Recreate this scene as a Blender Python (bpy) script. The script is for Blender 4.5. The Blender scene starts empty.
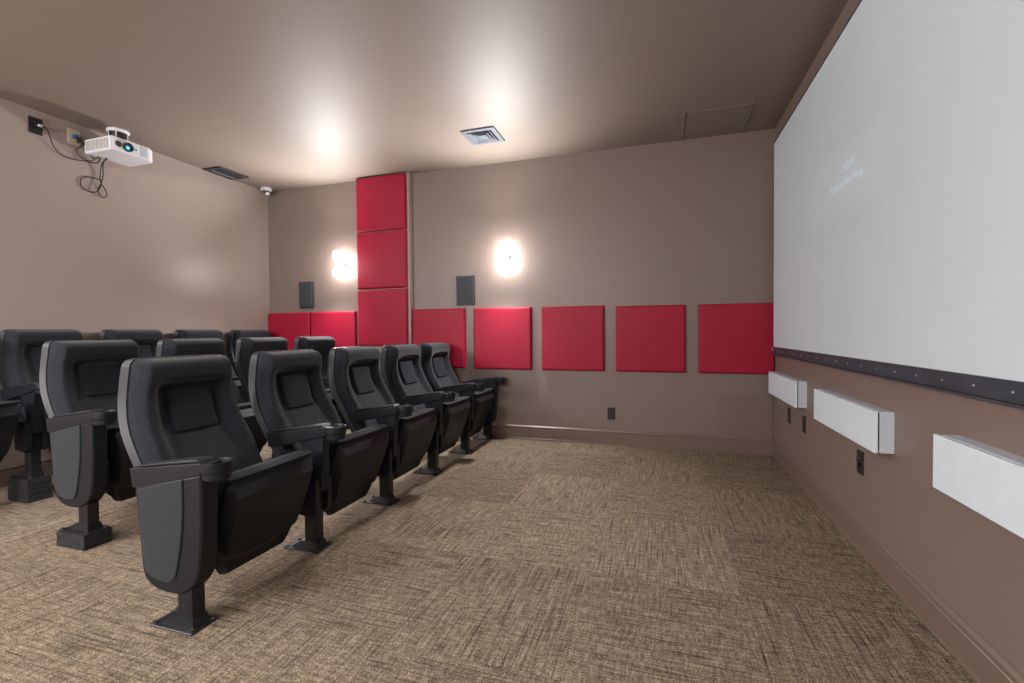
import bpy, bmesh, math
from mathutils import Vector, Matrix
SC = bpy.context.scene
COL = SC.collection
W, H, YN = 5.474, 2.809, -6.6          # room: screen wall x=0, rear wall x=-W, far wall y=0, near wall y=YN
PI = math.pi

# ------------------------------------------------------------------ materials
def mat(name, col, rough=.5, spec=.5, metal=0, noise=0, nscale=60, bump=0, bscale=300, sheen=0, emit=None, estr=0, coat=0, var=None):
    m = bpy.data.materials.new(name); m.use_nodes = True
    nt = m.node_tree; b = nt.nodes['Principled BSDF']
    b.inputs['Base Color'].default_value = (*col, 1); b.inputs['Roughness'].default_value = rough
    b.inputs['Specular IOR Level'].default_value = spec; b.inputs['Metallic'].default_value = metal
    if sheen: b.inputs['Sheen Weight'].default_value = sheen; b.inputs['Sheen Roughness'].default_value = .4
    if coat: b.inputs['Coat Weight'].default_value = coat; b.inputs['Coat Roughness'].default_value = .3
    if emit: b.inputs['Emission Color'].default_value = (*emit, 1); b.inputs['Emission Strength'].default_value = estr
    tc = nt.nodes.new('ShaderNodeTexCoord')
    if noise:
        n = nt.nodes.new('ShaderNodeTexNoise'); n.inputs['Scale'].default_value = nscale; n.inputs['Detail'].default_value = 4
        nt.links.new(tc.outputs['Object'], n.inputs['Vector'])
        r = nt.nodes.new('ShaderNodeMapRange'); r.inputs[1].default_value = .3; r.inputs[2].default_value = .7
        r.inputs[3].default_value = 1-noise; r.inputs[4].default_value = 1+noise
        nt.links.new(n.outputs['Fac'], r.inputs[0])
        mx = nt.nodes.new('ShaderNodeMix'); mx.data_type = 'RGBA'; mx.blend_type = 'MULTIPLY'; mx.inputs[0].default_value = 1
        mx.inputs[6].default_value = (*col, 1); nt.links.new(r.outputs[0], mx.inputs[7]); nt.links.new(mx.outputs[2], b.inputs['Base Color'])
    if bump:
        n2 = nt.nodes.new('ShaderNodeTexNoise'); n2.inputs['Scale'].default_value = bscale; n2.inputs['Detail'].default_value = 3
        nt.links.new(tc.outputs['Object'], n2.inputs['Vector'])
        bp = nt.nodes.new('ShaderNodeBump'); bp.inputs['Strength'].default_value = bump; bp.inputs['Distance'].default_value = .002
        nt.links.new(n2.outputs['Fac'], bp.inputs['Height']); nt.links.new(bp.outputs[0], b.inputs['Normal'])
    return m

def carpet():
    m = bpy.data.materials.new('carpet'); m.use_nodes = True; nt = m.node_tree; N = nt.nodes.new; L = nt.links.new
    b = nt.nodes['Principled BSDF']; b.inputs['Roughness'].default_value = .95; b.inputs['Specular IOR Level'].default_value = .15
    tc = N('ShaderNodeTexCoord'); sp = N('ShaderNodeSeparateXYZ'); L(tc.outputs['Object'], sp.inputs[0])
    def mth(op, a, c=None):
        n = N('ShaderNodeMath'); n.operation = op
        for i, v in enumerate((a, c)):
            if v is None: continue
            if isinstance(v, (int, float)): n.inputs[i].default_value = v
            else: L(v, n.inputs[i])
        return n.outputs[0]
    X, Y = sp.outputs[0], sp.outputs[1]
    ix = mth('FLOOR', mth('DIVIDE', X, .62)); iy = mth('FLOOR', mth('DIVIDE', mth('ADD', Y, .39), .68))
    par = mth('FLOORED_MODULO', mth('ADD', mth('ADD', ix, iy), 1), 2)
    cb = N('ShaderNodeCombineXYZ'); L(ix, cb.inputs[0]); L(iy, cb.inputs[1])
    wn = N('ShaderNodeTexWhiteNoise'); wn.noise_dimensions = '3D'; L(cb.outputs[0], wn.inputs['Vector'])
    def streak(sx, sy, off, det=2):
        mp = N('ShaderNodeMapping'); L(tc.outputs['Object'], mp.inputs['Vector']); mp.inputs['Scale'].default_value = (sx, sy, 1); mp.inputs['Location'].default_value = (off, off*.7, 0)
        t = N('ShaderNodeTexNoise'); t.inputs['Scale'].default_value = 1; t.inputs['Detail'].default_value = det; L(mp.outputs[0], t.inputs['Vector']); return t.outputs['Fac']
    def mixf(f, a, c):
        n = N('ShaderNodeMix'); L(f, n.inputs[0])
        for i, v in ((2, a), (3, c)):
            if isinstance(v, (int, float)): n.inputs[i].default_value = v
            else: L(v, n.inputs[i])
        return n.outputs[0]
    main = mixf(par, streak(90, 6, 3), streak(6, 90, 7))
    cross = mixf(par, streak(20, 75, 13), streak(75, 20, 17))
    line = mixf(par, streak(95, 3.0, 23, 2), streak(3.0, 95, 29, 2))
    grain = streak(170, 170, 31, 3)
    v = mth('ADD', mth('MULTIPLY', main, .30), mth('ADD', mth('MULTIPLY', cross, .30), mth('MULTIPLY', grain, .60)))
    rp = N('ShaderNodeValToRGB'); L(v, rp.inputs[0])
    e = rp.color_ramp.elements
    e[0].position = .44; e[0].color = (.062, .047, .035, 1); e[1].position = .76; e[1].color = (.46, .37, .275, 1)
    k = rp.color_ramp.elements.new(.60); k.color = (.200, .155, .112, 1)
    dk = N('ShaderNodeMapRange'); L(line, dk.inputs[0]); dk.inputs[1].default_value = .33; dk.inputs[2].default_value = .43; dk.inputs[3].default_value = .52; dk.inputs[4].default_value = 1
    tv = N('ShaderNodeMapRange'); L(wn.outputs['Value'], tv.inputs[0]); tv.inputs[3].default_value = .84; tv.inputs[4].default_value = 1.12
    sc = mth('MULTIPLY', dk.outputs[0], tv.outputs[0])
    mx = N('ShaderNodeMix'); mx.data_type = 'RGBA'; mx.blend_type = 'MULTIPLY'; mx.inputs[0].default_value = 1
    L(rp.outputs[0], mx.inputs[6]); L(sc, mx.inputs[7]); L(mx.outputs[2], b.inputs['Base Color'])
    bp = N('ShaderNodeBump'); bp.inputs['Strength'].default_value = .5; bp.inputs['Distance'].default_value = .006; L(mth('MULTIPLY', v, dk.outputs[0]), bp.inputs['Height']); L(bp.outputs[0], b.inputs['Normal'])
    return m

M = dict(
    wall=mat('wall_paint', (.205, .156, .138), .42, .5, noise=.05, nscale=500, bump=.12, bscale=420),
    wall_lit=mat('wall_paint_lit', (.345, .285, .258), .34, .5, noise=.04, nscale=500, bump=.12, bscale=420),  # wall paint lightened: light falling on the rear wall put into the colour
    ceiling=mat('ceiling_paint', (.218, .172, .144), .57, .75, noise=.04, nscale=300, bump=.10, bscale=300),
    hatchw=mat('access_panel_paint', (.19, .140, .120), .45, .5, noise=.05, nscale=500, bump=.12, bscale=420),
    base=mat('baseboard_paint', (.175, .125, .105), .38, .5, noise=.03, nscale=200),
    carpet=carpet(),
    red=mat('red_vinyl', (.33, .0072, .033), .50, .26, noise=.07, nscale=350, bump=.15, bscale=500),
    fabric=mat('charcoal_fabric', (.016, .0185, .0255), .9, .25, noise=.6, nscale=190, bump=.6, bscale=600, sheen=.25),
    pad=mat('black_pad_fabric', (.0125, .0145, .0205), .9, .2, noise=.5, nscale=190, bump=.5, bscale=700, sheen=.1),
    inset=mat('slate_panel_fabric', (.0135, .0175, .0235), .85, .25, noise=.3, nscale=380, bump=.4, bscale=700, sheen=.3),
    plastic=mat('black_plastic', (.0105, .012, .0165), .42, .32, noise=.15, nscale=250, bump=.25, bscale=500),
    edge=mat('grey_shell_plastic', (.025, .0275, .035), .42, .4, noise=.15, nscale=250, bump=.2, bscale=500),
    steel=mat('black_steel', (.013, .014, .017), .35, .4, noise=.1, nscale=100),
    bolt=mat('steel_bolt', (.10, .10, .105), .35, .5, metal=.7),
    block=mat('black_stacked_board', (.022, .023, .026), .6, .4, noise=.5, nscale=40),
    screen=mat('screen_fabric', (.60, .69, .745), .75, .2, noise=.012, nscale=6),
    band=mat('black_vinyl', (.046, .052, .072), .5, .5, noise=.2, nscale=8),
    stud=mat('chrome_stud', (.45, .45, .48), .3, .5, metal=1),
    copper=mat('copper_snap', (.75, .35, .28), .35, .5, metal=.6),
    white=mat('white_grille_cloth', (.66, .75, .83), .7, .3, noise=.03, nscale=14),
    cabinet=mat('white_speaker_cabinet', (.50, .55, .62), .5, .4, noise=.02, nscale=60),
    gap=mat('dark_gap', (.05, .045, .05), .8, .2, noise=.1),
    black=mat('black_cover_plate', (.012, .012, .013), .45, .5, noise=.1),
    blackhole=mat('black_slot', (.004, .004, .004), .8, .1, noise=.1),
    ivory=mat('ivory_cover_plate', (.62, .52, .36), .5, .4, noise=.05),
    bluep=mat('blue_plug', (.03, .09, .30), .45, .5, noise=.05),
    cable=mat('black_cable', (.018, .015, .014), .5, .4, noise=.1),
    projw=mat('projector_white', (.74, .76, .80), .45, .45, noise=.015, nscale=30),
    projg=mat('projector_vent_grey', (.40, .39, .37), .6, .4, noise=.1, nscale=200),
    lens=mat('projector_lens', (.01, .012, .02), .08, .7, noise=.05, coat=.6),
    lensblue=mat('lens_blue_light', (.05, .4, .9), .2, .5, noise=.05, emit=(.05, .45, 1), estr=1.3),
    vent=mat('vent_metal', (.135, .15, .185), .45, .4, metal=.1, noise=.03),
    ventdark=mat('vent_dark_metal', (.10, .11, .13), .45, .5, noise=.08),
    regdark=mat('register_black', (.022, .022, .026), .4, .5, noise=.1),
    spk=mat('grey_speaker_frame', (.026, .029, .036), .45, .45, noise=.1),
    spkg=mat('grey_speaker_grille', (.034, .038, .047), .6, .4, noise=.35, nscale=500, bump=.3, bscale=900),
    chrome=mat('sconce_chrome', (.55, .55, .54), .25, .5, metal=.9, noise=.02),
    glow=mat('sconce_glass', (.9, .88, .84), .4, .4, noise=.01, emit=(1, .95, .88), estr=24),
    dome=mat('white_camera_housing', (.78, .80, .83), .35, .5, noise=.02),
    smoke=mat('dark_camera_bubble', (.05, .05, .06), .12, .6, noise=.02),
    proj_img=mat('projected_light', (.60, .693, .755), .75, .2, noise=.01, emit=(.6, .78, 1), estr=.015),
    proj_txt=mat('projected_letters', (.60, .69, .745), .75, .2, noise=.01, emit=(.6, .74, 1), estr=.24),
)

# ------------------------------------------------------------------ helpers
def props(o, label=None, cat=None, group=None, kind=None):
    if label: o['label'] = label
    if cat: o['category'] = cat
    if group: o['group'] = group
    if kind: o['kind'] = kind
    return o
def to_mesh(bm, name, m, smooth=True, ang=38):
    bmesh.ops.recalc_face_normals(bm, faces=bm.faces)
    me = bpy.data.meshes.new(name); bm.to_mesh(me); bm.free()
    if smooth:
        for p in me.polygons: p.use_smooth = True
        # area-weighted normals: big flat faces stay flat, narrow bevels shade smoothly
        vf = [[] for _ in me.vertices]
        for p in me.polygons:
            for v in p.vertices: vf[v].append(p)
        ca = math.cos(math.radians(ang)); nor = [p.normal.copy() for p in me.polygons]; ar = [p.area for p in me.polygons]; out = [None]*len(me.loops)
        for p in me.polygons:
            n0 = nor[p.index]
            for li in p.loop_indices:
                a = Vector((0, 0, 0))
                for q in vf[me.loops[li].vertex_index]:
                    if n0.dot(nor[q.index]) > ca: a += nor[q.index]*ar[q.index]
                out[li] = a.normalized() if a.length > 1e-12 else n0
        me.normals_split_custom_set(out)
    for mm in (m if isinstance(m, (list, tuple)) else [m]): me.materials.append(mm)
    return me
def link(name, me, parent=None, loc=(0, 0, 0), rot=(0, 0, 0)):
    o = bpy.data.objects.new(name, me); COL.objects.link(o); o.location = loc; o.rotation_euler = rot
    if parent: o.parent = parent
    return o
def empty(name, loc, label, cat, group=None, rot=(0, 0, 0)):
    o = bpy.data.objects.new(name, None); COL.objects.link(o); o.location = loc; o.rotation_euler = rot; o.empty_display_size = .1
    return props(o, label, cat, group)
def box(bm, x0, x1, y0, y1, z0, z1, bev=0, seg=2):
    r = bmesh.ops.create_cube(bm, size=1)
    vs = r['verts']
    bmesh.ops.scale(bm, verts=vs, vec=(x1-x0, y1-y0, z1-z0)); bmesh.ops.translate(bm, verts=vs, vec=((x0+x1)/2, (y0+y1)/2, (z0+z1)/2))
    if bev:
        es = list({e for v in vs for e in v.link_edges}); bmesh.ops.bevel(bm, geom=es, offset=bev, segments=seg, affect='EDGES', profile=.5)
    return bm
def boxm(name, m, *a, bev=0, seg=2):
    bm = bmesh.new(); box(bm, *a, bev=bev, seg=seg); return to_mesh(bm, name, m)
def prism(bm, pts, y0, y1, bev=0, seg=2):
    """outline in (x,z), extruded along y"""
    a = [bm.verts.new((x, y0, z)) for x, z in pts]; c = [bm.verts.new((x, y1, z)) for x, z in pts]; n = len(pts)
    fs = [bm.faces.new(a), bm.faces.new(c[::-1])]
    for i in range(n): bm.faces.new((a[i], c[i], c[(i+1) % n], a[(i+1) % n]))
    if bev:
        es = set(fs[0].edges) | set(fs[1].edges)
        bmesh.ops.recalc_face_normals(bm, faces=bm.faces)
        bmesh.ops.bevel(bm, geom=list(es), offset=bev, segments=seg, affect='EDGES', profile=.5)
    return bm
def cyl(bm, c, r, h, seg=24, r2=None, axis='Z', caps=True):
    mt = Matrix.Translation(c)
    if axis == 'X': mt = mt @ Matrix.Rotation(PI/2, 4, 'Y')
    if axis == 'Y': mt = mt @ Matrix.Rotation(PI/2, 4, 'X')
    bmesh.ops.create_cone(bm, cap_ends=caps, segments=seg, radius1=r, radius2=r if r2 is None else r2, depth=h, matrix=mt); return bm
def lathe(bm, prof, seg=28, mtx=None):
    rings = []
    for r, z in prof:
        rings.append([bm.verts.new((r*math.cos(2*PI*i/seg), r*math.sin(2*PI*i/seg), z)) for i in range(seg)] if r > 1e-6 else [bm.verts.new((0, 0, z))])
    for A, B in zip(rings, rings[1:]):
        for i in range(seg):
            j = (i+1) % seg
            if len(A) == 1 and len(B) == 1: continue
            if len(A) == 1: bm.faces.new((A[0], B[i], B[j]))
            elif len(B) == 1: bm.faces.new((A[i], B[0], A[j]))
            else: bm.faces.new((A[i], B[i], B[j], A[j]))
    if mtx: bmesh.ops.transform(bm, matrix=mtx, verts=bm.verts)
    return bm
def tube_mesh(name, paths, r, m, res=10):
    """smooth tubes along control points (Catmull-Rom), one mesh"""
    bm = bmesh.new()
    for pts in paths:
        P = [Vector(p) for p in pts]; out = []
        for i in range(len(P)-1):
            p0 = P[max(i-1, 0)]; p1 = P[i]; p2 = P[i+1]; p3 = P[min(i+2, len(P)-1)]
            for k in range(res):
                t = k/res; out.append(.5*((2*p1)+(p2-p0)*t+(2*p0-5*p1+4*p2-p3)*t*t+(3*p1-p0-3*p2+p3)*t**3))
        out.append(P[-1]); rings = []
        for i, q in enumerate(out):
            d = (out[min(i+1, len(out)-1)]-out[max(i-1, 0)]).normalized()
            a = d.cross(Vector((1, 0, 0)) if abs(d.x) < .9 else Vector((0, 1, 0))).normalized(); b = d.cross(a)
            rings.append([bm.verts.new(q+a*r*math.cos(k*PI/4)+b*r*math.sin(k*PI/4)) for k in range(8)])
        for A, B in zip(rings, rings[1:]):
            for k in range(8): bm.faces.new((A[k], A[(k+1) % 8], B[(k+1) % 8], B[k]))
        bm.faces.new(rings[0][::-1]); bm.faces.new(rings[-1])
    return to_mesh(bm, name, m)
def lerp(tab, z):
    if z <= tab[0][0]: return tab[0][1]
    for (a, u), (b, v) in zip(tab, tab[1:]):
        if z <= b: t = (z-a)/(b-a); return u+(v-u)*t
    return tab[-1][1]
def sm(a, b, x):
    t = max(0, min(1, (x-a)/(b-a))); return t*t*(3-2*t)
def struct(name, me): return props(link(name, me), kind='structure')

# ------------------------------------------------------------------ room shell
t = .12
struct('floor', boxm('floor', M['carpet'], -W-t, t, YN-t, t, -.1, 0))
struct('ceiling', boxm('ceiling', M['ceiling'], -W-t, t, YN-t, t, H, H+.1))
struct('wall_far', boxm('wall_far', M['wall'], -W-t, t, 0, t, 0, H))
struct('wall_near', boxm('wall_near', M['wall'], -W-t, t, YN-t, YN, 0, H))
struct('wall_screen', boxm('wall_screen', M['wall'], 0, t, YN, 0, 0, H))
struct('wall_rear', boxm('wall_rear', M['wall_lit'], -W-t, -W, YN, 0, 0, H))
def baseboard_profile():   # (depth, z)
    return [(0, 0), (.018, 0), (.018, .013), (.0155, .015), (.0155, .106), (.012, .110), (.0125, .116), (.0155, .119), (.0165, .125), (.0150, .131), (.009, .137), (.004, .141), (0, .142)]
def baseboard(name, L, mtx):
    bm = bmesh.new(); prism(bm, baseboard_profile(), 0, L); bmesh.ops.transform(bm, matrix=mtx, verts=bm.verts)
    struct(name, to_mesh(bm, name, M['base'], ang=20))
# far: depth -> -y, run along x ; right: depth -> -x, run along -y
baseboard('baseboard_far', W, Matrix(((0, -1, 0, 0), (-1, 0, 0, 0), (0, 0, 1, 0), (0, 0, 0, 1))))
baseboard('baseboard_right', -YN, Matrix(((-1, 0, 0, 0), (0, -1, 0, 0), (0, 0, 1, 0), (0, 0, 0, 1))))
baseboard('baseboard_rear', -YN, Matrix(((1, 0, 0, -W), (0, -1, 0, 0), (0, 0, 1, 0), (0, 0, 0, 1))))
# low ledge running along the rear wall behind the last row
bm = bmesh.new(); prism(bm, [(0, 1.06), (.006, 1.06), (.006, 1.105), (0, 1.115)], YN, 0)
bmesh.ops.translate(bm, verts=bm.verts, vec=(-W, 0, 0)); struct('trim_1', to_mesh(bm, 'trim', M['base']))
# thin pilaster behind the stack of red panels
bm = bmesh.new(); box(bm, -4.150, -3.508, -.06, 0, 0, H, bev=.003, seg=1); struct('wall_pilaster', to_mesh(bm, 'wall_pilaster', M['wall_lit']))

# ------------------------------------------------------------------ red wall panels
def red_panel(w, h, d=.040, e=.013):
    """upholstered square: pillowed front, mitred corners"""
    bm = bmesh.new(); n = 28
    def f(s): return -1+2*s
    V = []
    for j in range(n+1):
        row = []
        for i in range(n+1):
            # denser sampling near the borders
            u = math.sin((i/n-.5)*PI); v = math.sin((j/n-.5)*PI)
            dx = (1-abs(u))*w/2; dz = (1-abs(v))*h/2; q = min(dx, dz)
            k = min(1, q/e); dep = d*.45+d*.55*math.sqrt(max(0, 1-(1-k)**2))+.004*(1-u*u)*(1-v*v)
            row.append(bm.verts.new((u*w/2, -dep, v*h/2)))
        V.append(row)
    for j in range(n):
        for i in range(n): bm.faces.new((V[j][i], V[j][i+1], V[j+1][i+1], V[j+1][i]))
    ring = [V[0][i] for i in range(n+1)]+[V[j][n] for j in range(1, n+1)]+[V[n][i] for i in range(n-1, -1, -1)]+[V[j][0] for j in range(n-1, 0, -1)]
    bk = [bm.verts.new((v.co.x, 0, v.co.z)) for v in ring]; k = len(ring)
    for i in range(k): bm.faces.new((ring[i], bk[i], bk[(i+1) % k], ring[(i+1) % k]))
    bm.faces.new(bk)
    return to_mesh(bm, 'red_panel', M['red'], ang=50)
def rp(x0, x1, z0, z1, y, label, group):
    o = link('acoustic_panel', red_panel(x1-x0, z1-z0), None, ((x0+x1)/2, y, (z0+z1)/2)); props(o, label, 'wall panel', group)
gl, gc = 'row of red wall panels', 'red panels stacked on the pilaster'
rp(-5.472, -4.857, .712, 1.338, 0, 'red padded wall panel tucked into the rear corner, end of the row', gl)
rp(-4.847, -4.228, .712, 1.338, 0, 'red padded wall panel in the row just left of the tall red stack', gl)
rp(-3.503, -2.888, .712, 1.340, 0, 'red padded wall panel in the row just right of the tall red stack', gl)
rp(-2.790, -2.168, .705, 1.336, 0, 'red padded wall panel directly under the second wall sconce', gl)
rp(-2.063, -1.449, .705, 1.332, 0, 'red padded wall panel in the row above the far wall outlet', gl)
rp(-1.341, -.723, .705, 1.322, 0, 'red padded wall panel in the row, next to last before the screen', gl)
rp(-.613, -.004, .703, 1.320, 0, 'red padded wall panel reaching the corner beside the projection screen', gl)
rp(-4.152, -3.535, 2.205, 2.797, -.06, 'topmost red padded panel of the tall stack, reaching the ceiling', gc)
rp(-4.152, -3.535, 1.576, 2.195, -.06, 'middle red padded panel of the tall stack beside the sconce', gc)
rp(-4.152, -3.535, .945, 1.566, -.06, 'lowest red padded panel of the tall stack, partly behind seats', gc)

# ------------------------------------------------------------------ chairs
XE = [(.30, -.165), (.45, -.238), (.58, -.318), (.70, -.392), (.80, -.424), (.90, -.424), (.99, -.418)]   # front edge of shell
HW = [(.30, .250), (.45, .270), (.60, .274), (.70, .266), (.82, .248), (.99, .232)]
def xe(z):
    # smoothed
    return sum(lerp(XE, z+d) for d in (-.03, -.015, 0, .015, .03))/5
def hw(z, top=.988, r=.032):
    w = sum(lerp(HW, z+d) for d in (-.04, 0, .04))/3
    if z > top-r: w -= r-math.sqrt(max(0, r*r-(z-(top-r))**2))
    if z < .36: w -= .06*((.36-z)/.06)**2 if z > .30 else .06
    return w
def levels(z0, z1, n):
    return [z0+(z1-z0)*(1-math.cos(PI*i/n))/2 for i in range(n+1)]
def back_shell():
    bm = bmesh.new(); rings = []
    for z in levels(.30, .988, 26):
        w = hw(z); x = xe(z); th = .050 if z < .93 else .050-.010*sm(.93, .99, z)
        ring = [(x+.006, -w+.016), (x+.004, -w+.008), (x-th*.55, -w-.004), (x-th, -w+.012)]
        ring += [(x-th-.022*(1-(k/4)**2), w*k/4*.9) for k in (-3, -1.5, 0, 1.5, 3)]
        ring += [(a, -b) for a, b in ring[3::-1]]
        rings.append([bm.verts.new((a, b, z)) for a, b in ring])
    n = len(rings[0])
    for A, B in zip(rings, rings[1:]):
        for k in range(n): bm.faces.new((A[k], A[(k+1) % n], B[(k+1) % n], B[k]))
    bm.faces.new(rings[0][::-1]); bm.faces.new(rings[-1])
    return to_mesh(bm, 'back_shell', M['edge'], ang=45)
def cdepth(u, z):
    a = abs(u)
    edge = min(1, .22+.86*(1-a)/.15) if a < .995 else .05         # flat bolster side, then the crest
    edge = edge-.06*max(0, 1-abs(edge-.96)/.08)
    inner = .036+.014*sm(.66, .46, z)
    crest = .078+.006*sm(.8, .95, z)
    s = sm(.52, .78, a)*(1-.55*sm(.62, .42, z))
    base = inner+(crest-inner)*max(s, 0)
    tb = sm(.862, .900, z+.012*a)                                 # head bolster
    base = base+(.090-base)*tb
    top = math.sqrt(max(0, 1-(max(0, z-.935)/.053)**2))
    return base*min(edge, 1)*top
def back_cushion():
    bm = bmesh.new(); us = [math.sin((i/44-.5)*PI) for i in range(45)]
    # even spacing mixed with border-dense spacing
    us = [.5*s+.5*(-1+2*i/44) for i, s in enumerate(us)]; zs = [.31+(.986-.31)*j/60 for j in range(61)]; V = []
    for z in zs:
        w = hw(z)-.014; x = xe(z); V.append([bm.verts.new((x+.002+cdepth(u, z), u*w, z)) for u in us])
    for A, B in zip(V, V[1:]):
        for i in range(44): bm.faces.new((A[i], A[i+1], B[i+1], B[i]))
    return to_mesh(bm, 'back_cushion', M['fabric'], ang=60)
def head_pad():
    bm = bmesh.new(); n = 20; V = []
    for j in range(n+1):
        v = -1+2*j/n; z = .752+v*.102; row = []
        for i in range(n+1):
            u = -1+2*i/n; hwid = .116+.004*v
            k = min(1, min((1-abs(u))*hwid, (1-abs(v))*.102)/.018)
            d = .020+.034*math.sqrt(max(0, 1-(1-k)**2))+.006*(1-u*u)*(1-v*v)
            # rounded corners
            cu = u; cv = v
            row.append(bm.verts.new((xe(z)+d, hwid*u*(1-.03*abs(v)**6), z-.102*.03*v*abs(u)**6)))
        V.append(row)
    for A, B in zip(V, V[1:]):
        for i in range(n): bm.faces.new((A[i], A[i+1], B[i+1], B[i]))
    return to_mesh(bm, 'head_pad', M['pad'], ang=60)
# folded seat: frame with s along the pan (bottom->top), n forward
PB, PT = Vector((-.022, .072)), Vector((.125, .500))
def seat_pt(s, d):
    ax = (PT-PB); L = ax.length; ax = ax/L; nn = Vector((ax.y, -ax.x)); q = PB+ax*(s*L)+nn*d; return q.x, q.y
def seat_w(s):
    w = .203+.030*sm(0, .8, s)
    return w
def seat_shell():
    """pan with crisp chamfered rim, rounded lower corners and a low crease"""
    ts = [0, .03, .06, .085, .11, .15, .19, .215, .235, .26, .29, .33, .40, .50, .60, .70, .80, .85, .87, .89, .915, .94, .97, .99, 1]
    us = [0, .12, .25, .4, .55, .68, .78, .84, .87, .90, .94, .975, 1]; us = [-u for u in us[:0:-1]]+us
    bm = bmesh.new(); V = []
    for s in ts:
        row = []
        for u in us:
            w = seat_w(s)
            if s < .42: w -= .085*(1-math.sqrt(max(0, 1-((.42-s)/.42)**2)))
            if s > .94: w -= .02*(1-math.sqrt(max(0, 1-((s-.94)/.06)**2)))
            k = min(1, (1-abs(u))/.13, s/.085, (1-s)/.11)
            d = -.010+.046*max(0, k)+(.010*(1-u*u)*sm(0, .5, s)*sm(.89, .72, s) if k >= 1 else 0)
            arc = .225+.07*u*u
            d -= .013*sm(arc+.025, arc-.025, s)*min(1, k*3)
            x, z = seat_pt(s, d); row.append(bm.verts.new((x, u*w, z)))
        V.append(row)
    for A, B in zip(V, V[1:]):
        for i in range(len(us)-1): bm.faces.new((A[i], A[i+1], B[i+1], B[i]))
    return to_mesh(bm, 'seat_shell', M['plastic'], ang=22)
def seat_cushion():
    bm = bmesh.new(); ns, nu = 20, 16; rings = []
    for j in range(ns+1):
        s = .06+.98*j/ns; w = seat_w(min(s, 1))-.004
        if s < .34: w -= .07*(1-math.sqrt(max(0, 1-((.34-s)/.30)**2)))
        th = .115*math.sqrt(max(.02, 1-(max(0, s-.86)/.19)**2))*math.sqrt(max(.02, 1-(max(0, .22-s)/.19)**2))
        ring = []
        for k in range(28):
            a = 2*PI*k/28; c, sn = math.cos(a), math.sin(a)
            e = lambda q: math.copysign(abs(q)**.42, q)
            ring.append(bm.verts.new((seat_pt(s, -.002-th/2+e(sn)*th/2)[0], e(c)*w, seat_pt(s, -.002-th/2+e(sn)*th/2)[1])))
        rings.append(ring)
    for A, B in zip(rings, rings[1:]):
        for k in range(28): bm.faces.new((A[k], A[(k+1) % 28], B[(k+1) % 28], B[k]))
    bm.faces.new(rings[0]); bm.faces.new(rings[-1][::-1])
    return to_mesh(bm, 'seat_cushion', M['pad'], ang=60)
def armrest():
    bm = bmesh.new()
    prism(bm, [(-.225, .578), (-.212, .504), (-.18, .504), (.110, .572), (.150, .585), (.160, .618), (.135, .626)], -.036, .036, bev=.007)
    return to_mesh(bm, 'armrest', M['plastic'])
def arm_cap():
    bm = bmesh.new()
    prism(bm, [(-.175, .586), (-.165, .594), (.06, .629), (.118, .636), (.126, .626)], -.031, .031, bev=.004)
    return to_mesh(bm, 'arm_cap', M['edge'])
def cup_holder():
    bm = bmesh.new()
    lathe(bm, [(0, .563), (.040, .563), (.046, .568), (.047, .590), (.051, .594), (.052, .599), (.052, .624), (.051, .629), (.047, .629), (.045, .624), (.040, .580), (0, .577)], 32, Matrix.Translation((.178, 0, 0)))
    return to_mesh(bm, 'cup_holder', M['plastic'])
PANEL = [(-.200, .512), (-.184, .35), (-.168, .20), (-.155, .165), (-.130, .142), (-.09, .128), (-.045, .122), (.0, .124), (.040, .132), (.078, .152), (.104, .178), (.120, .205), (.132, .27), (.140, .40), (.142, .585), (.100, .575)]
def end_panel():
    bm = bmesh.new(); prism(bm, PANEL, -.036, .036, bev=.012, seg=3); return to_mesh(bm, 'end_panel', M['plastic'])
INS = [(-.178, .503), (-.166, .36), (-.150, .225), (-.138, .195), (-.115, .178), (-.08, .169), (-.035, .168), (-.005, .176), (.012, .194), (.022, .222), (.040, .30), (.054, .39), (.058, .46), (.058, .560)]
def panel_inset(side):
    bm = bmesh.new(); prism(bm, INS, -.006, .008, bev=.006, seg=3); bmesh.ops.translate(bm, verts=bm.verts, vec=(0, side*.036, 0)); return to_mesh(bm, 'panel_inset', M['inset'])
def column(): 
    bm = bmesh.new(); prism(bm, [(.045, .30), (.108, .30), (.125, .585), (-.03, .560), (.02, .46)], -.027, .027, bev=.006); return to_mesh(bm, 'upright', M['plastic'])
def post():
    bm = bmesh.new(); box(bm, .002, .075, -.027, .027, .008, .36, bev=.005); return to_mesh(bm, 'post', M['steel'])
def base_plate():
    bm = bmesh.new(); box(bm, -.105, .105, -.056, .056, 0, .007, bev=.002, seg=1)
    a = [(-.075, -.036), (.088, -.036), (.088, .036), (-.075, .036)]; c = [(-.02, -.029), (.079, -.029), (.079, .029), (-.02, .029)]
    A = [bm.verts.new((x, y, .006)) for x, y in a]; B = [bm.verts.new((x, y, .040)) for x, y in c]
    for i in range(4): bm.faces.new((A[i], A[(i+1) % 4], B[(i+1) % 4], B[i]))
    bm.faces.new(B)
    return to_mesh(bm, 'base_plate', M['steel'], ang=20)
def bolt():
    bm = bmesh.new(); cyl(bm, (0, 0, .004), .0085, .008, 6); cyl(bm, (0, 0, .0005), .012, .002, 16); return to_mesh(bm, 'bolt', M['bolt'])
def bracket():
    bm = bmesh.new(); prism(bm, [(-.03, .19), (.07, .175), (.10, .20), (.105, .36), (.06, .385), (-.03, .37)], -.016, .016, bev=.005)
    cyl(bm, (.085, 0, .235), .012, .036, 12, axis='Y'); return to_mesh(bm, 'hinge_bracket', M['plastic'])
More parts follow.
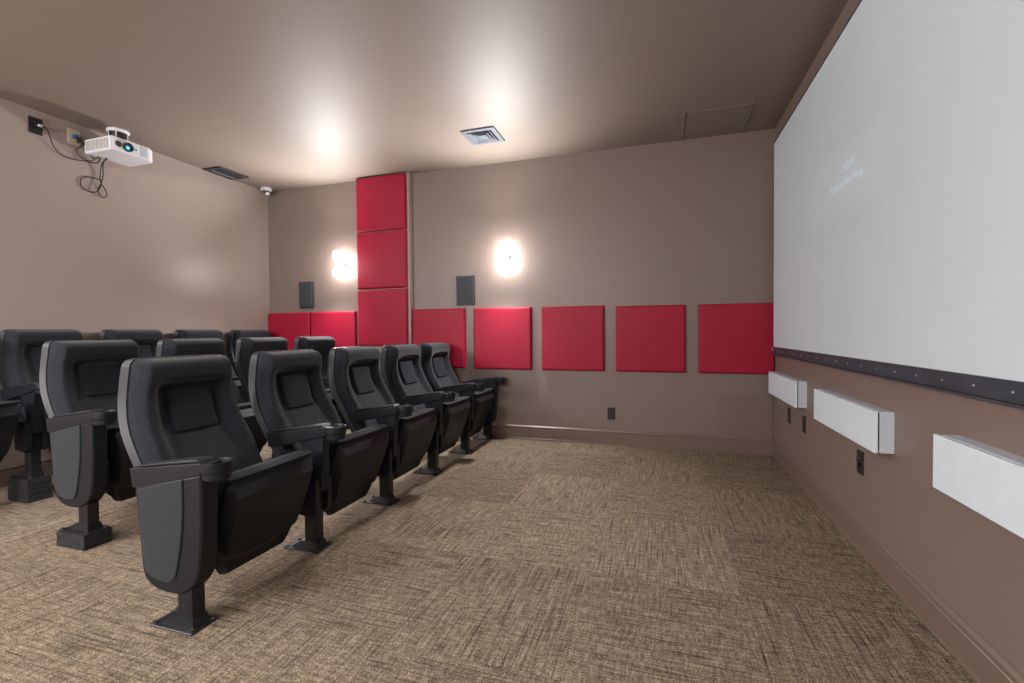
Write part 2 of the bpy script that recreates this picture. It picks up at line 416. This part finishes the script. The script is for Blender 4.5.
def spacer(h):
    bm = bmesh.new(); n = max(3, round(h/.019))
    for i in range(n):
        e = .0007*((i*7) % 3); box(bm, -.107+e, .107-e, -.064+e, .064-e, h*i/n-h+(.0008 if i else 0), h*(i+1)/n-h, bev=.0012, seg=1)
    return to_mesh(bm, 'spacer_block', M['block'])
CM = dict(back_shell=back_shell(), back_cushion=back_cushion(), head_pad=head_pad(), seat_shell=seat_shell(), seat_cushion=seat_cushion(),
          armrest=armrest(), arm_cap=arm_cap(), cup_holder=cup_holder(), end_panel=end_panel(), il=panel_inset(-1), ir=panel_inset(1),
          upright=column(), post=post(), base_plate=base_plate(), bolt=bolt(), bracket=bracket())
SP = {}
def standard(root, y, h, end, clip=None, sides=(1, 1)):
    a = link('armrest', CM['armrest'], root, (0, y, 0)); link('arm_cap', CM['arm_cap'], a); link('cup_holder', CM['cup_holder'], a)
    if end:
        e = link('end_panel', CM['end_panel'], root, (0, y, 0)); link('panel_inset', CM['il' if end < 0 else 'ir'], e)
    else: link('upright', CM['upright'], root, (0, y, 0))
    link('post', CM['post'], root, (0, y, 0)); b = link('base_plate', CM['base_plate'], root, (0, y, 0))
    for sx in (-.092, .092):
        for sy in (-.043, .043): link('bolt', CM['bolt'], b, (sx, sy, .007))
    for s, on in zip((-1, 1), sides):
        if on: link('hinge_bracket', CM['bracket'], root, (0, y+s*.044, 0))
    if h:
        if h not in SP: SP[h] = spacer(h)
        link('spacer_block', SP[h], root, (0, y, 0))
def chair(x, y, pitch, h, label, group, left=0, right=None):
    r = empty('theater_seat', (x, y, h), label, 'theater seat', group)
    c = pitch/2
    s = link('back_shell', CM['back_shell'], r, (0, c, 0)); k = link('back_cushion', CM['back_cushion'], r, (0, c, 0)); link('head_pad', CM['head_pad'], k)
    link('seat_shell', CM['seat_shell'], r, (0, c, 0)); link('seat_cushion', CM['seat_cushion'], r, (0, c, 0))
    standard(r, 0, h, left, sides=(0 if left else 1, 1))
    if right is not None: standard(r, pitch, h, right, sides=(1, 0))
    return r
def row(x, ys, h, labels, group, left_end):
    for i, lb in enumerate(labels):
        chair(x, ys[i], ys[i+1]-ys[i], h, lb, group, -1 if (i == 0 and left_end) else 0, 1 if i == len(labels)-1 else None)
row(-2.660, [-3.235, -2.585, -1.930, -1.285, -.655, -.086], 0, [
    'black theater seat nearest the camera, front row, full padded end panel facing the aisle',
    'second black theater seat of the front row, just past the aisle end seat',
    'middle black theater seat of the front row, seat folded up',
    'fourth black theater seat of the front row, next to last before the far wall',
    'last black theater seat of the front row, its arm reaching the far wall'], 'front row theater seats', True)
row(-3.820, [-2.893, -2.263, -1.632, -.990, -.345], .073, [
    'black theater seat at the aisle end of the middle row, raised on a low block',
    'second black theater seat of the middle row, only its back top shows',
    'third black theater seat of the middle row, behind the second front row seat',
    'last black theater seat of the middle row, in front of the red panels'], 'middle row theater seats', True)
row(-4.960, [-3.185, -2.550, -1.920, -1.300, -.680, -.088], .150, [
    'black theater seat cut off by the left photo edge, only its folded seat shows',
    'black theater seat of the rear row whose arm stands on a tall stacked block',
    'black theater seat of the rear row, showing between the first two middle row seats',
    'black theater seat of the rear row, second from the far wall corner',
    'black theater seat at the far wall corner end of the rear row'], 'rear row theater seats', False)

# ------------------------------------------------------------------ projection screen
SY0, SY1, SZ0, SZ1 = -.105, -3.75, .944, 2.642
scr = empty('projection_screen', (0, -1.9, SZ0), 'large white projection screen laced over a frame on the right wall', 'projection screen')
def rel(o): o.location = Vector(o.location)-Vector((0, -1.9, SZ0)); return o
rel(link('screen_fabric', boxm('screen_fabric', M['screen'], -.030, -.012, SY1, SY0, SZ0, SZ1, bev=.003), scr))
bm = bmesh.new(); prism(bm, [(-.034, SZ0+.002), (-.028, SZ0-.045), (-.024, SZ0-.058), (-.010, SZ0-.060), (-.010, SZ0+.002)], SY1, SY0+.045, bev=.002, seg=1)
lowb = rel(link('lower_band', to_mesh(bm, 'lower_band', M['band']), scr))
bm = bmesh.new(); box(bm, -.026, -.008, SY1, SY0+.045, SZ0-.071, SZ0-.063, bev=.002, seg=1); rel(link('frame_tube', to_mesh(bm, 'frame_tube', M['band']), scr))
bm = bmesh.new(); lathe(bm, [(0, .004), (.0025, .0036), (.0045, .002), (.005, 0)], 14, Matrix.Rotation(-PI/2, 4, 'Y')); stud = to_mesh(bm, 'stud', M['stud'])
for k in range(22):
    link('stud', stud, lowb, (-.0315, -.25-.166*k, SZ0-.030))
bm = bmesh.new(); box(bm, -.036, -.028, SY0+.012, SY0+.026, SZ0-.030, SZ0-.008, bev=.003); link('corner_snap', to_mesh(bm, 'snap', M['copper']), lowb)
# scalloped upper band pulled toward its lacing points
bm = bmesh.new(); n = 180; A = []; 
for i in range(n+1):
    y = SY0+.02+(SY1-SY0-.02)*i/n; ph = ((-y-.2) % .166)/.166; hgt = .022+.010*(abs(ph-.5)*2)**3
    A.append([bm.verts.new((x, y, z)) for x, z in ((-.033, SZ1-.002), (-.024, SZ1+hgt), (-.010, SZ1+hgt), (-.010, SZ1-.002))])
for P, Q in zip(A, A[1:]):
    for k in range(4): bm.faces.new((P[k], P[(k+1) % 4], Q[(k+1) % 4], Q[k]))
bm.faces.new(A[0]); bm.faces.new(A[-1][::-1]); rel(link('upper_band', to_mesh(bm, 'upper_band', M['band']), scr))
rel(link('side_band', boxm('side_band', M['band'], -.026, -.008, SY0-.004, SY0+.022, SZ0-.04, SZ1+.03, bev=.002), scr))
# faint projected picture with its two lines of letters
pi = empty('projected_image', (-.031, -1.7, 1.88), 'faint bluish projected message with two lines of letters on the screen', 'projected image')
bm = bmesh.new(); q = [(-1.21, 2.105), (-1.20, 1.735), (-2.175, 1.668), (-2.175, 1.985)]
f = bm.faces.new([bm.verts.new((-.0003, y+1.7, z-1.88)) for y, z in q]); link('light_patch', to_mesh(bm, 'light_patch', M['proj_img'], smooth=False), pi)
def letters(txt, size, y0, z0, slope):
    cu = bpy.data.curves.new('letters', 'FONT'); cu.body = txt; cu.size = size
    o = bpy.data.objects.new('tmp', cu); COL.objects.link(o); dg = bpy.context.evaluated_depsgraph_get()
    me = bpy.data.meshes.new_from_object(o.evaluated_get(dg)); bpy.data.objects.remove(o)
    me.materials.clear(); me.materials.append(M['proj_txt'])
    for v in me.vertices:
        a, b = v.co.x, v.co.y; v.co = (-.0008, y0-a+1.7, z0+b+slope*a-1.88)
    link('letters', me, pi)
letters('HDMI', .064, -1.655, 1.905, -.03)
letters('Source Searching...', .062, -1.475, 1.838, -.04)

# ------------------------------------------------------------------ white wall speakers under the screen
def wall_speaker(y0, y1, label):
    r = empty('wall_speaker', (0, (y0+y1)/2, .556), label, 'wall speaker', 'white speakers below the screen')
    c = (y0+y1)/2
    link('cabinet', boxm('cabinet', M['cabinet'], -.050, 0, y1-c, y0-c, .003, .181, bev=.002), r)
    link('shadow_gap', boxm('shadow_gap', M['gap'], -.056, -.050, y1-c+.012, y0-c-.008, .010, .174), r)
    link('grille', boxm('grille', M['white'], -.070, -.056, y1-c+.006, y0-c-.002+.012, 0, .180, bev=.003), r)
wall_speaker(-.132, -.940, 'long white wall speaker in the far corner under the screen')
wall_speaker(-1.345, -2.165, 'middle long white wall speaker under the screen, between the other two')
wall_speaker(-2.615, -3.44, 'long white wall speaker cut by the right photo edge, under the screen')

# ------------------------------------------------------------------ outlets, plates
def outlet(loc, rotz, label, group, kind='duplex'):
    r = empty('wall_outlet', loc, label, 'wall outlet', group, (0, 0, rotz))   # local: plate faces -y
    link('cover_plate', boxm('cover_plate', M['black'], -.036, .036, -.006, 0, -.058, .058, bev=.003), r)
    if kind == 'duplex':
        for s in (-1, 1):
            bm = bmesh.new(); box(bm, -.017, .017, -.008, -.005, s*.020-.014, s*.020+.014, bev=.002)
            f_ = link('receptacle', to_mesh(bm, 'receptacle', M['regdark']), r)
            bm = bmesh.new(); box(bm, -.008, -.005, -.0088, -.0075, s*.020-.005, s*.020+.006); box(bm, .005, .008, -.0088, -.0075, s*.020-.005, s*.020+.006)
            link('slots', to_mesh(bm, 'slots', M['blackhole']), f_)
        bm = bmesh.new(); cyl(bm, (0, -.0065, 0), .003, .003, 10, axis='Y'); link('screw', to_mesh(bm, 'screw', M['bolt']), r)
    else:
        bm = bmesh.new(); cyl(bm, (0, -.012, .018), .006, .016, 12, axis='Y'); link('jack', to_mesh(bm, 'jack', M['stud']), r)
        bm = bmesh.new(); box(bm, -.012, .012, -.008, -.005, -.022, -.002, bev=.002); link('socket', to_mesh(bm, 'socket', M['blackhole']), r)
        bm = bmesh.new(); cyl(bm, (0, -.0065, .045), .003, .003, 10, axis='Y'); link('screw', to_mesh(bm, 'screw', M['bolt']), r)
outlet((-1.388, 0, .299), 0, 'black wall outlet on the far wall below the red panels', None)
outlet((0, -.500, .432), PI/2*-1, 'black wall outlet below the far end white speaker, nearer the room corner', None)
outlet((0, -.885, .440), PI/2*-1, 'black wall outlet under the near end of the corner white speaker', None)
outlet((0, -1.823, .432), PI/2*-1, 'black jack plate with a shiny connector under the middle white speaker', None, 'jack')

# ------------------------------------------------------------------ far wall: small speakers, sconces, access panel
def box_speaker(x0, x1, z0, z1, label):
    cx, cz = (x0+x1)/2, (z0+z1)/2; w, h = (x1-x0)/2, (z1-z0)/2
    r = empty('surround_speaker', (cx, 0, cz), label, 'speaker', 'flat grey speakers on the far wall')
    link('speaker_frame', boxm('speaker_frame', M['spk'], -w, w, -.022, 0, -h, h, bev=.006), r)
    link('grille', boxm('grille', M['spkg'], -w+.014, w-.014, -.030, -.020, -h+.016, h-.016, bev=.005), r)
box_speaker(-5.015, -4.812, 1.388, 1.698, 'flat dark grey wall speaker left of the tall red stack, near the rear corner')
box_speaker(-2.985, -2.782, 1.371, 1.680, 'flat dark grey wall speaker right of the tall red stack')
def sconce(loc, rz, label, group, strength=None):
    r = empty('wall_sconce', loc, label, 'wall lamp', group, (0, 0, rz))
    bm = bmesh.new(); lathe(bm, [(0, .020), (.022, .018), (.040, .010), (.047, 0)], 28, Matrix.Rotation(PI/2, 4, 'X')); link('wall_plate', to_mesh(bm, 'wall_plate', M['chrome']), r)
    bm = bmesh.new(); cyl(bm, (0, -.050, 0), .006, .08, 12, axis='Y'); link('arm', to_mesh(bm, 'arm', M['chrome']), r)
    bm = bmesh.new(); lathe(bm, [(0, -.032), (.038, -.032), (.012, -.006), (.007, 0), (.012, .006), (.038, .032), (0, .032)], 28, Matrix.Translation((0, -.082, 0))); link('socket_cone', to_mesh(bm, 'socket_cone', M['chrome']), r)
    for s, nm in ((1, 'glass_shade'), (-1, 'glass_shade')):
        bm = bmesh.new(); prof = [(0, .030*s), (.040, .032*s), (.052, .055*s), (.056, .10*s), (.056, .138*s), (.050, .145*s), (0, .147*s)]
        lathe(bm, prof, 28, Matrix.Translation((0, -.082, 0))); link(nm, to_mesh(bm, nm, M['glow']), r)
    return r
sconce((-4.405, 0, 1.868), 0, 'lit wall sconce left of the tall red panel stack', 'lit sconces on the far wall')
sconce((-2.428, 0, 1.845), 0, 'lit wall sconce right of the tall red panel stack', 'lit sconces on the far wall')
ap = empty('access_panel', (-.222, 0, .135), 'flat wall access panel painted wall brown, low beside the screen corner', 'access panel')
link('panel_cover', boxm('panel_cover', M['hatchw'], -.218, .205, -.012, 0, -.001, .385, bev=.003), ap)

# ------------------------------------------------------------------ ceiling fittings
def square_ring(bm, o, i, z0, z1, tilt=0):
    """square ring, outer half size o, inner i; the inner edge sits `tilt` higher"""
    P = []
    for hf, z in ((o, z0), (i, z0+tilt), (i, z1+tilt), (o, z1)):
        P.append([bm.verts.new((sx*hf, sy*hf, z)) for sx, sy in ((-1, -1), (1, -1), (1, 1), (-1, 1))])
    for a in range(4):
        A, B = P[a], P[(a+1) % 4]
        for k in range(4): bm.faces.new((A[k], A[(k+1) % 4], B[(k+1) % 4], B[k]))
r = empty('ceiling_vent', (-2.415, -.672, H), 'square grey metal air vent with nested louvers in the ceiling', 'air vent')
bm = bmesh.new(); square_ring(bm, .150, .112, -.012, -.002); link('vent_frame', to_mesh(bm, 'vent_frame', M['vent'], ang=20), r)
link('duct_backing', boxm('duct_backing', M['ventdark'], -.114, .114, -.114, .114, -.003, -.0005), r)
for o_, i_ in ((.104, .084), (.074, .054)):
    bm = bmesh.new(); square_ring(bm, o_, i_, -.020, -.016, .012); link('louver', to_mesh(bm, 'louver', M['vent'], ang=20), r)
link('center_plate', boxm('center_plate', M['vent'], -.042, .042, -.042, .042, -.018, -.014, bev=.002), r)
r = empty('ceiling_register', (-5.345, -.672, H), 'dark rectangular air register in the ceiling above the rear wall', 'air vent')
bm = bmesh.new()
for a in ((-.120, .120, -.175, -.140), (-.120, .120, .140, .175), (-.120, -.088, -.14, .14), (.088, .120, -.14, .14)): box(bm, *a, -.012, 0, bev=.002, seg=1)
link('register_frame', to_mesh(bm, 'register_frame', M['regdark']), r)
link('duct_backing', boxm('duct_backing', M['blackhole'], -.09, .09, -.142, .142, -.003, -.0005), r)
for k in range(5):
    bm = bmesh.new(); box(bm, -.013, .013, -.138, .138, -.001, .001); bmesh.ops.rotate(bm, verts=bm.verts, cent=(0, 0, 0), matrix=Matrix.Rotation(math.radians(-28), 3, 'Y'))
    bmesh.ops.translate(bm, verts=bm.verts, vec=(-.07+.035*k, 0, -.0125)); link('slat', to_mesh(bm, 'slat', M['vent' if k == 1 else 'regdark']), r)
r = empty('ceiling_hatch', (-.512, -.315, H), 'ceiling access hatch painted ceiling brown in the corner near the screen', 'access hatch')
link('hatch_cover', boxm('hatch_cover', M['ceiling'], -.225, .225, -.245, .245, -.005, 0, bev=.001), r)
for s in (-1, 1):
    bm = bmesh.new(); box(bm, s*.243-.012, s*.243+.012, -.255, .255, -.010, 0, bev=.003); link('hatch_rail', to_mesh(bm, 'hatch_rail', M['ceiling']), r)
r = empty('security_camera', (-5.372, -.125, H), 'small white dome security camera on the ceiling in the rear corner', 'security camera')
bm = bmesh.new(); lathe(bm, [(0, 0), (.060, 0), (.064, -.010), (.062, -.026), (.048, -.034), (0, -.036)], 28); link('housing', to_mesh(bm, 'housing', M['dome']), r)
bm = bmesh.new(); lathe(bm, [(.040, -.030)]+[(.040*math.cos(a), -.034-.036*math.sin(a)) for a in (.2, .45, .7, .95, 1.2, 1.4)]+[(0, -.070)], 24); link('bubble', to_mesh(bm, 'bubble', M['smoke']), r)
bm = bmesh.new(); lathe(bm, [(.026, -.055), (.024, -.074), (.014, -.080), (0, -.081)], 16, Matrix.Translation((.012, .006, 0))); link('lens_cap', to_mesh(bm, 'lens_cap', M['dome']), r)

# ------------------------------------------------------------------ projector, plates, cables
pj = empty('ceiling_projector', (-5.205, -1.758, H), 'small white projector hanging upside down from the ceiling by the rear wall', 'projector', rot=(0, math.radians(0), 0))
PX0, PX1, PY0, PY1, PZ0, PZ1 = -.205, .118, -.168, .172, -.237, -.128     # local to the mount
bm = bmesh.new()
pts = [(PX0, PY0), (PX1, PY0), (PX1, PY1-.05), (PX1-.04, PY1), (PX0, PY1)]
A = [bm.verts.new((x, y, PZ0)) for x, y in pts]; B = [bm.verts.new((x, y, PZ1)) for x, y in pts]
bm.faces.new(A[::-1]); bm.faces.new(B)
for k in range(5): bm.faces.new((A[k], A[(k+1) % 5], B[(k+1) % 5], B[k]))
bmesh.ops.recalc_face_normals(bm, faces=bm.faces); bmesh.ops.bevel(bm, geom=bm.edges[:], offset=.006, segments=2, affect='EDGES')
body = link('projector_body', to_mesh(bm, 'projector_body', M['projw']), pj)
bm = bmesh.new()
for k in range(9): box(bm, PX0+.02+.03*k, PX0+.043+.03*k, PY0-.002, PY0+.002, PZ0+.014, PZ1-.014)
link('side_vents', to_mesh(bm, 'side_vents', M['projg']), body)
bm = bmesh.new(); lathe(bm, [(0, .006), (.026, .006), (.030, .018), (.036, .018), (.037, 0)], 28, Matrix.Translation((PX1, -.052, -.187)) @ Matrix.Rotation(PI/2, 4, 'Y')); lr = link('lens', to_mesh(bm, 'lens', M['lens']), body)
bm = bmesh.new(); lathe(bm, [(0, .010), (.010, .0085), (.014, .006)], 20, Matrix.Translation((PX1+.002, -.055, -.192)) @ Matrix.Rotation(PI/2, 4, 'Y')); link('lens_glow', to_mesh(bm, 'lens_glow', M['lensblue']), lr)
bm = bmesh.new(); lathe(bm, [(0, .004), (.020, .004), (.024, 0)], 24, Matrix.Translation((PX1, -.118, -.182)) @ Matrix.Rotation(PI/2, 4, 'Y')); link('focus_window', to_mesh(bm, 'focus_window', M['lens']), body)
bm = bmesh.new(); cyl(bm, (PX1+.001, .012, -.185), .006, .006, 12, axis='X'); link('infrared_sensor', to_mesh(bm, 'sensor', M['gap']), body)
bm = bmesh.new(); box(bm, PX1-.001, PX1+.002, .050, .100, PZ0+.012, PZ1-.012); link('front_vent', to_mesh(bm, 'front_vent', M['cabinet']), body)
bm = bmesh.new(); lathe(bm, [(0, 0), (.076, 0), (.078, -.012), (.070, -.022), (0, -.024)], 32, Matrix.Translation((-.085, .010, 0))); link('mount_plate', to_mesh(bm, 'mount_plate', M['projw']), pj)
bm = bmesh.new(); lathe(bm, [(0, -.018), (.060, -.022), (.056, -.070), (.040, -.085), (.030, -.100), (.045, -.108), (.045, -.120), (0, -.120)], 28, Matrix.Translation((-.085, .010, 0))); link('mount_stem', to_mesh(bm, 'mount_stem', M['black']), pj)
for a in range(4):
    bm = bmesh.new(); ang = a*PI/2+PI/4; cyl(bm, (-.085+.062*math.cos(ang), +.010+.062*math.sin(ang), -.072), .004, .120, 10); link('mount_leg', to_mesh(bm, 'mount_leg', M['projw']), pj)
def plate(y, z, m, label):
    r = empty('cable_plate', (-W, y, z), label, 'wall plate')
    link('cover_plate', boxm('cover_plate', m, 0, .006, -.042, .042, -.062, .062, bev=.003), r); return r
p1 = plate(-2.205, 2.688, M['black'], 'black cable wall plate high on the rear wall, left of the ivory plate')
bm = bmesh.new(); box(bm, .004, .040, -.010, .020, -.012, .006, bev=.004); link('plug', to_mesh(bm, 'plug', M['cable']), p1)
bm = bmesh.new(); box(bm, .038, .062, -.006, .020, -.012, .004, bev=.003); link('plug_tip', to_mesh(bm, 'plug_tip', M['cabinet']), p1)
p2 = plate(-1.962, 2.697, M['ivory'], 'ivory cable wall plate on the rear wall beside the projector')
bm = bmesh.new(); box(bm, .005, .045, -.016, .014, -.012, .016, bev=.004); link('plug', to_mesh(bm, 'plug', M['bluep']), p2)
bm = bmesh.new(); box(bm, .005, .045, .016, .030, -.040, -.006, bev=.004); link('plug', to_mesh(bm, 'plug', M['black']), p2)
X = -W
def cableo(name, paths, r, label): props(link(name, tube_mesh(name, paths, r, M['cable'])), label, 'cable')
cableo('power_cable', [[(X+.06, -2.195, 2.684), (X+.06, -2.16, 2.66), (X+.02, -2.10, 2.56), (X+.015, -2.03, 2.515), (X+.02, -1.93, 2.520), (X+.05, -1.87, 2.535), (X+.10, -1.84, 2.575), (X+.135, -1.80, 2.600)]], .0038,
       'thin black cable drooping along the rear wall from the black plate to the projector')
cableo('video_cable', [[(X+.045, -1.963, 2.699), (X+.07, -1.94, 2.67), (X+.07, -1.90, 2.60), (X+.06, -1.86, 2.555), (X+.09, -1.82, 2.585), (X+.134, -1.79, 2.610)],
                       [(X+.045, -1.940, 2.674), (X+.06, -1.93, 2.64), (X+.04, -1.97, 2.58), (X+.03, -1.90, 2.53), (X+.05, -1.83, 2.53), (X+.08, -1.82, 2.57), (X+.134, -1.80, 2.590)]], .0042,
       'tangled black cables between the ivory plate and the projector')
cableo('cable_loop', [[(X+.12, -1.80, 2.572), (X+.06, -1.79, 2.54), (X+.03, -1.775, 2.45), (X+.03, -1.79, 2.38), (X+.03, -1.815, 2.31), (X+.025, -1.79, 2.26), (X+.03, -1.755, 2.275), (X+.03, -1.760, 2.325), (X+.03, -1.795, 2.38), (X+.03, -1.795, 2.46), (X+.06, -1.795, 2.54), (X+.12, -1.79, 2.574)],
                      [(X+.03, -1.79, 2.40), (X+.012, -1.87, 2.405), (X+.010, -1.925, 2.37), (X+.010, -1.92, 2.31), (X+.012, -1.86, 2.285), (X+.03, -1.82, 2.30), (X+.03, -1.79, 2.36)]], .0040,
       'bundle of black cable hanging in loops below the projector')

# ------------------------------------------------------------------ light
def lamp(name, loc, power, radius, col=(1, .98, .965), spec=1):
    l = bpy.data.lights.new(name, 'POINT'); l.energy = power; l.shadow_soft_size = radius; l.color = col; l.specular_factor = spec
    o = bpy.data.objects.new(name, l); COL.objects.link(o); o.location = loc; return o
def spot(name, loc, up, power, cone=176, rad=.05, tilt=0):
    l = bpy.data.lights.new(name, 'SPOT'); l.energy = power; l.spot_size = math.radians(cone); l.spot_blend = 1; l.shadow_soft_size = rad; l.color = (1, .98, .96)
    o = bpy.data.objects.new(name, l); COL.objects.link(o); o.location = loc
    o.rotation_euler = (PI+tilt if up else -tilt, 0, 0)
for sx, sz in ((-4.405, 1.868), (-2.428, 1.845)):
    spot('sconce_uplight', (sx, -.16, sz+.10), True, 108, 142, .06, .72)
    spot('sconce_downlight', (sx, -.16, sz-.10), False, 110, 125, .06, .50)
for lx, ly, pw in ((-4.3, -3.9, 80), (-2.7, -4.5, 55), (-.9, -5.4, 60), (-4.3, -5.8, 60)):
    spot('ceiling_fill_spot', (lx, ly, H-.12), False, pw, 172, .12)  # unseen fill spots, added to light the room from overhead
for sx, sz in ((-4.405, 1.868), (-2.428, 1.845)):
    lamp('sconce_glow', (sx, -.27, sz), 5, .05)
lamp('near_wall_fill', (-4.40, YN+.25, 1.95), 150, .18)  # unseen fill light, added behind the camera
lamp('rear_wall_fill', (-W+.3, -5.2, 2.05), 110, .18)  # unseen fill light, added beside the rear wall
lamp('near_wall_fill', (-2.43, YN+.25, 1.95), 130, .18)  # second added fill light behind the camera, unseen
wd = bpy.data.worlds.new('world'); SC.world = wd; wd.use_nodes = True; wd.node_tree.nodes['Background'].inputs[0].default_value = (.02, .02, .02, 1)

# ------------------------------------------------------------------ camera
cd = bpy.data.cameras.new('camera'); co = bpy.data.objects.new('camera', cd); COL.objects.link(co)
cd.sensor_width = 36; cd.sensor_fit = 'HORIZONTAL'; cd.lens = 464.915/1024*36; cd.clip_start = .02
R = Vector((.9528241, .30340432, -.00848863)); U = Vector((.00169579, .02264521, .99974213)); F = Vector((-.30351831, .95259278, -.02106239))
co.matrix_world = Matrix(((R.x, U.x, -F.x, -.94171359), (R.y, U.y, -F.y, -4.51300122), (R.z, U.z, -F.z, 1.089746), (0, 0, 0, 1)))
SC.camera = co
SC.view_settings.view_transform = 'Standard'; SC.view_settings.look = 'None'; SC.view_settings.exposure = .45
SC.cycles.max_bounces = 10; SC.cycles.diffuse_bounces = 6; SC.cycles.sample_clamp_indirect = 8; SC.cycles.use_denoising = True
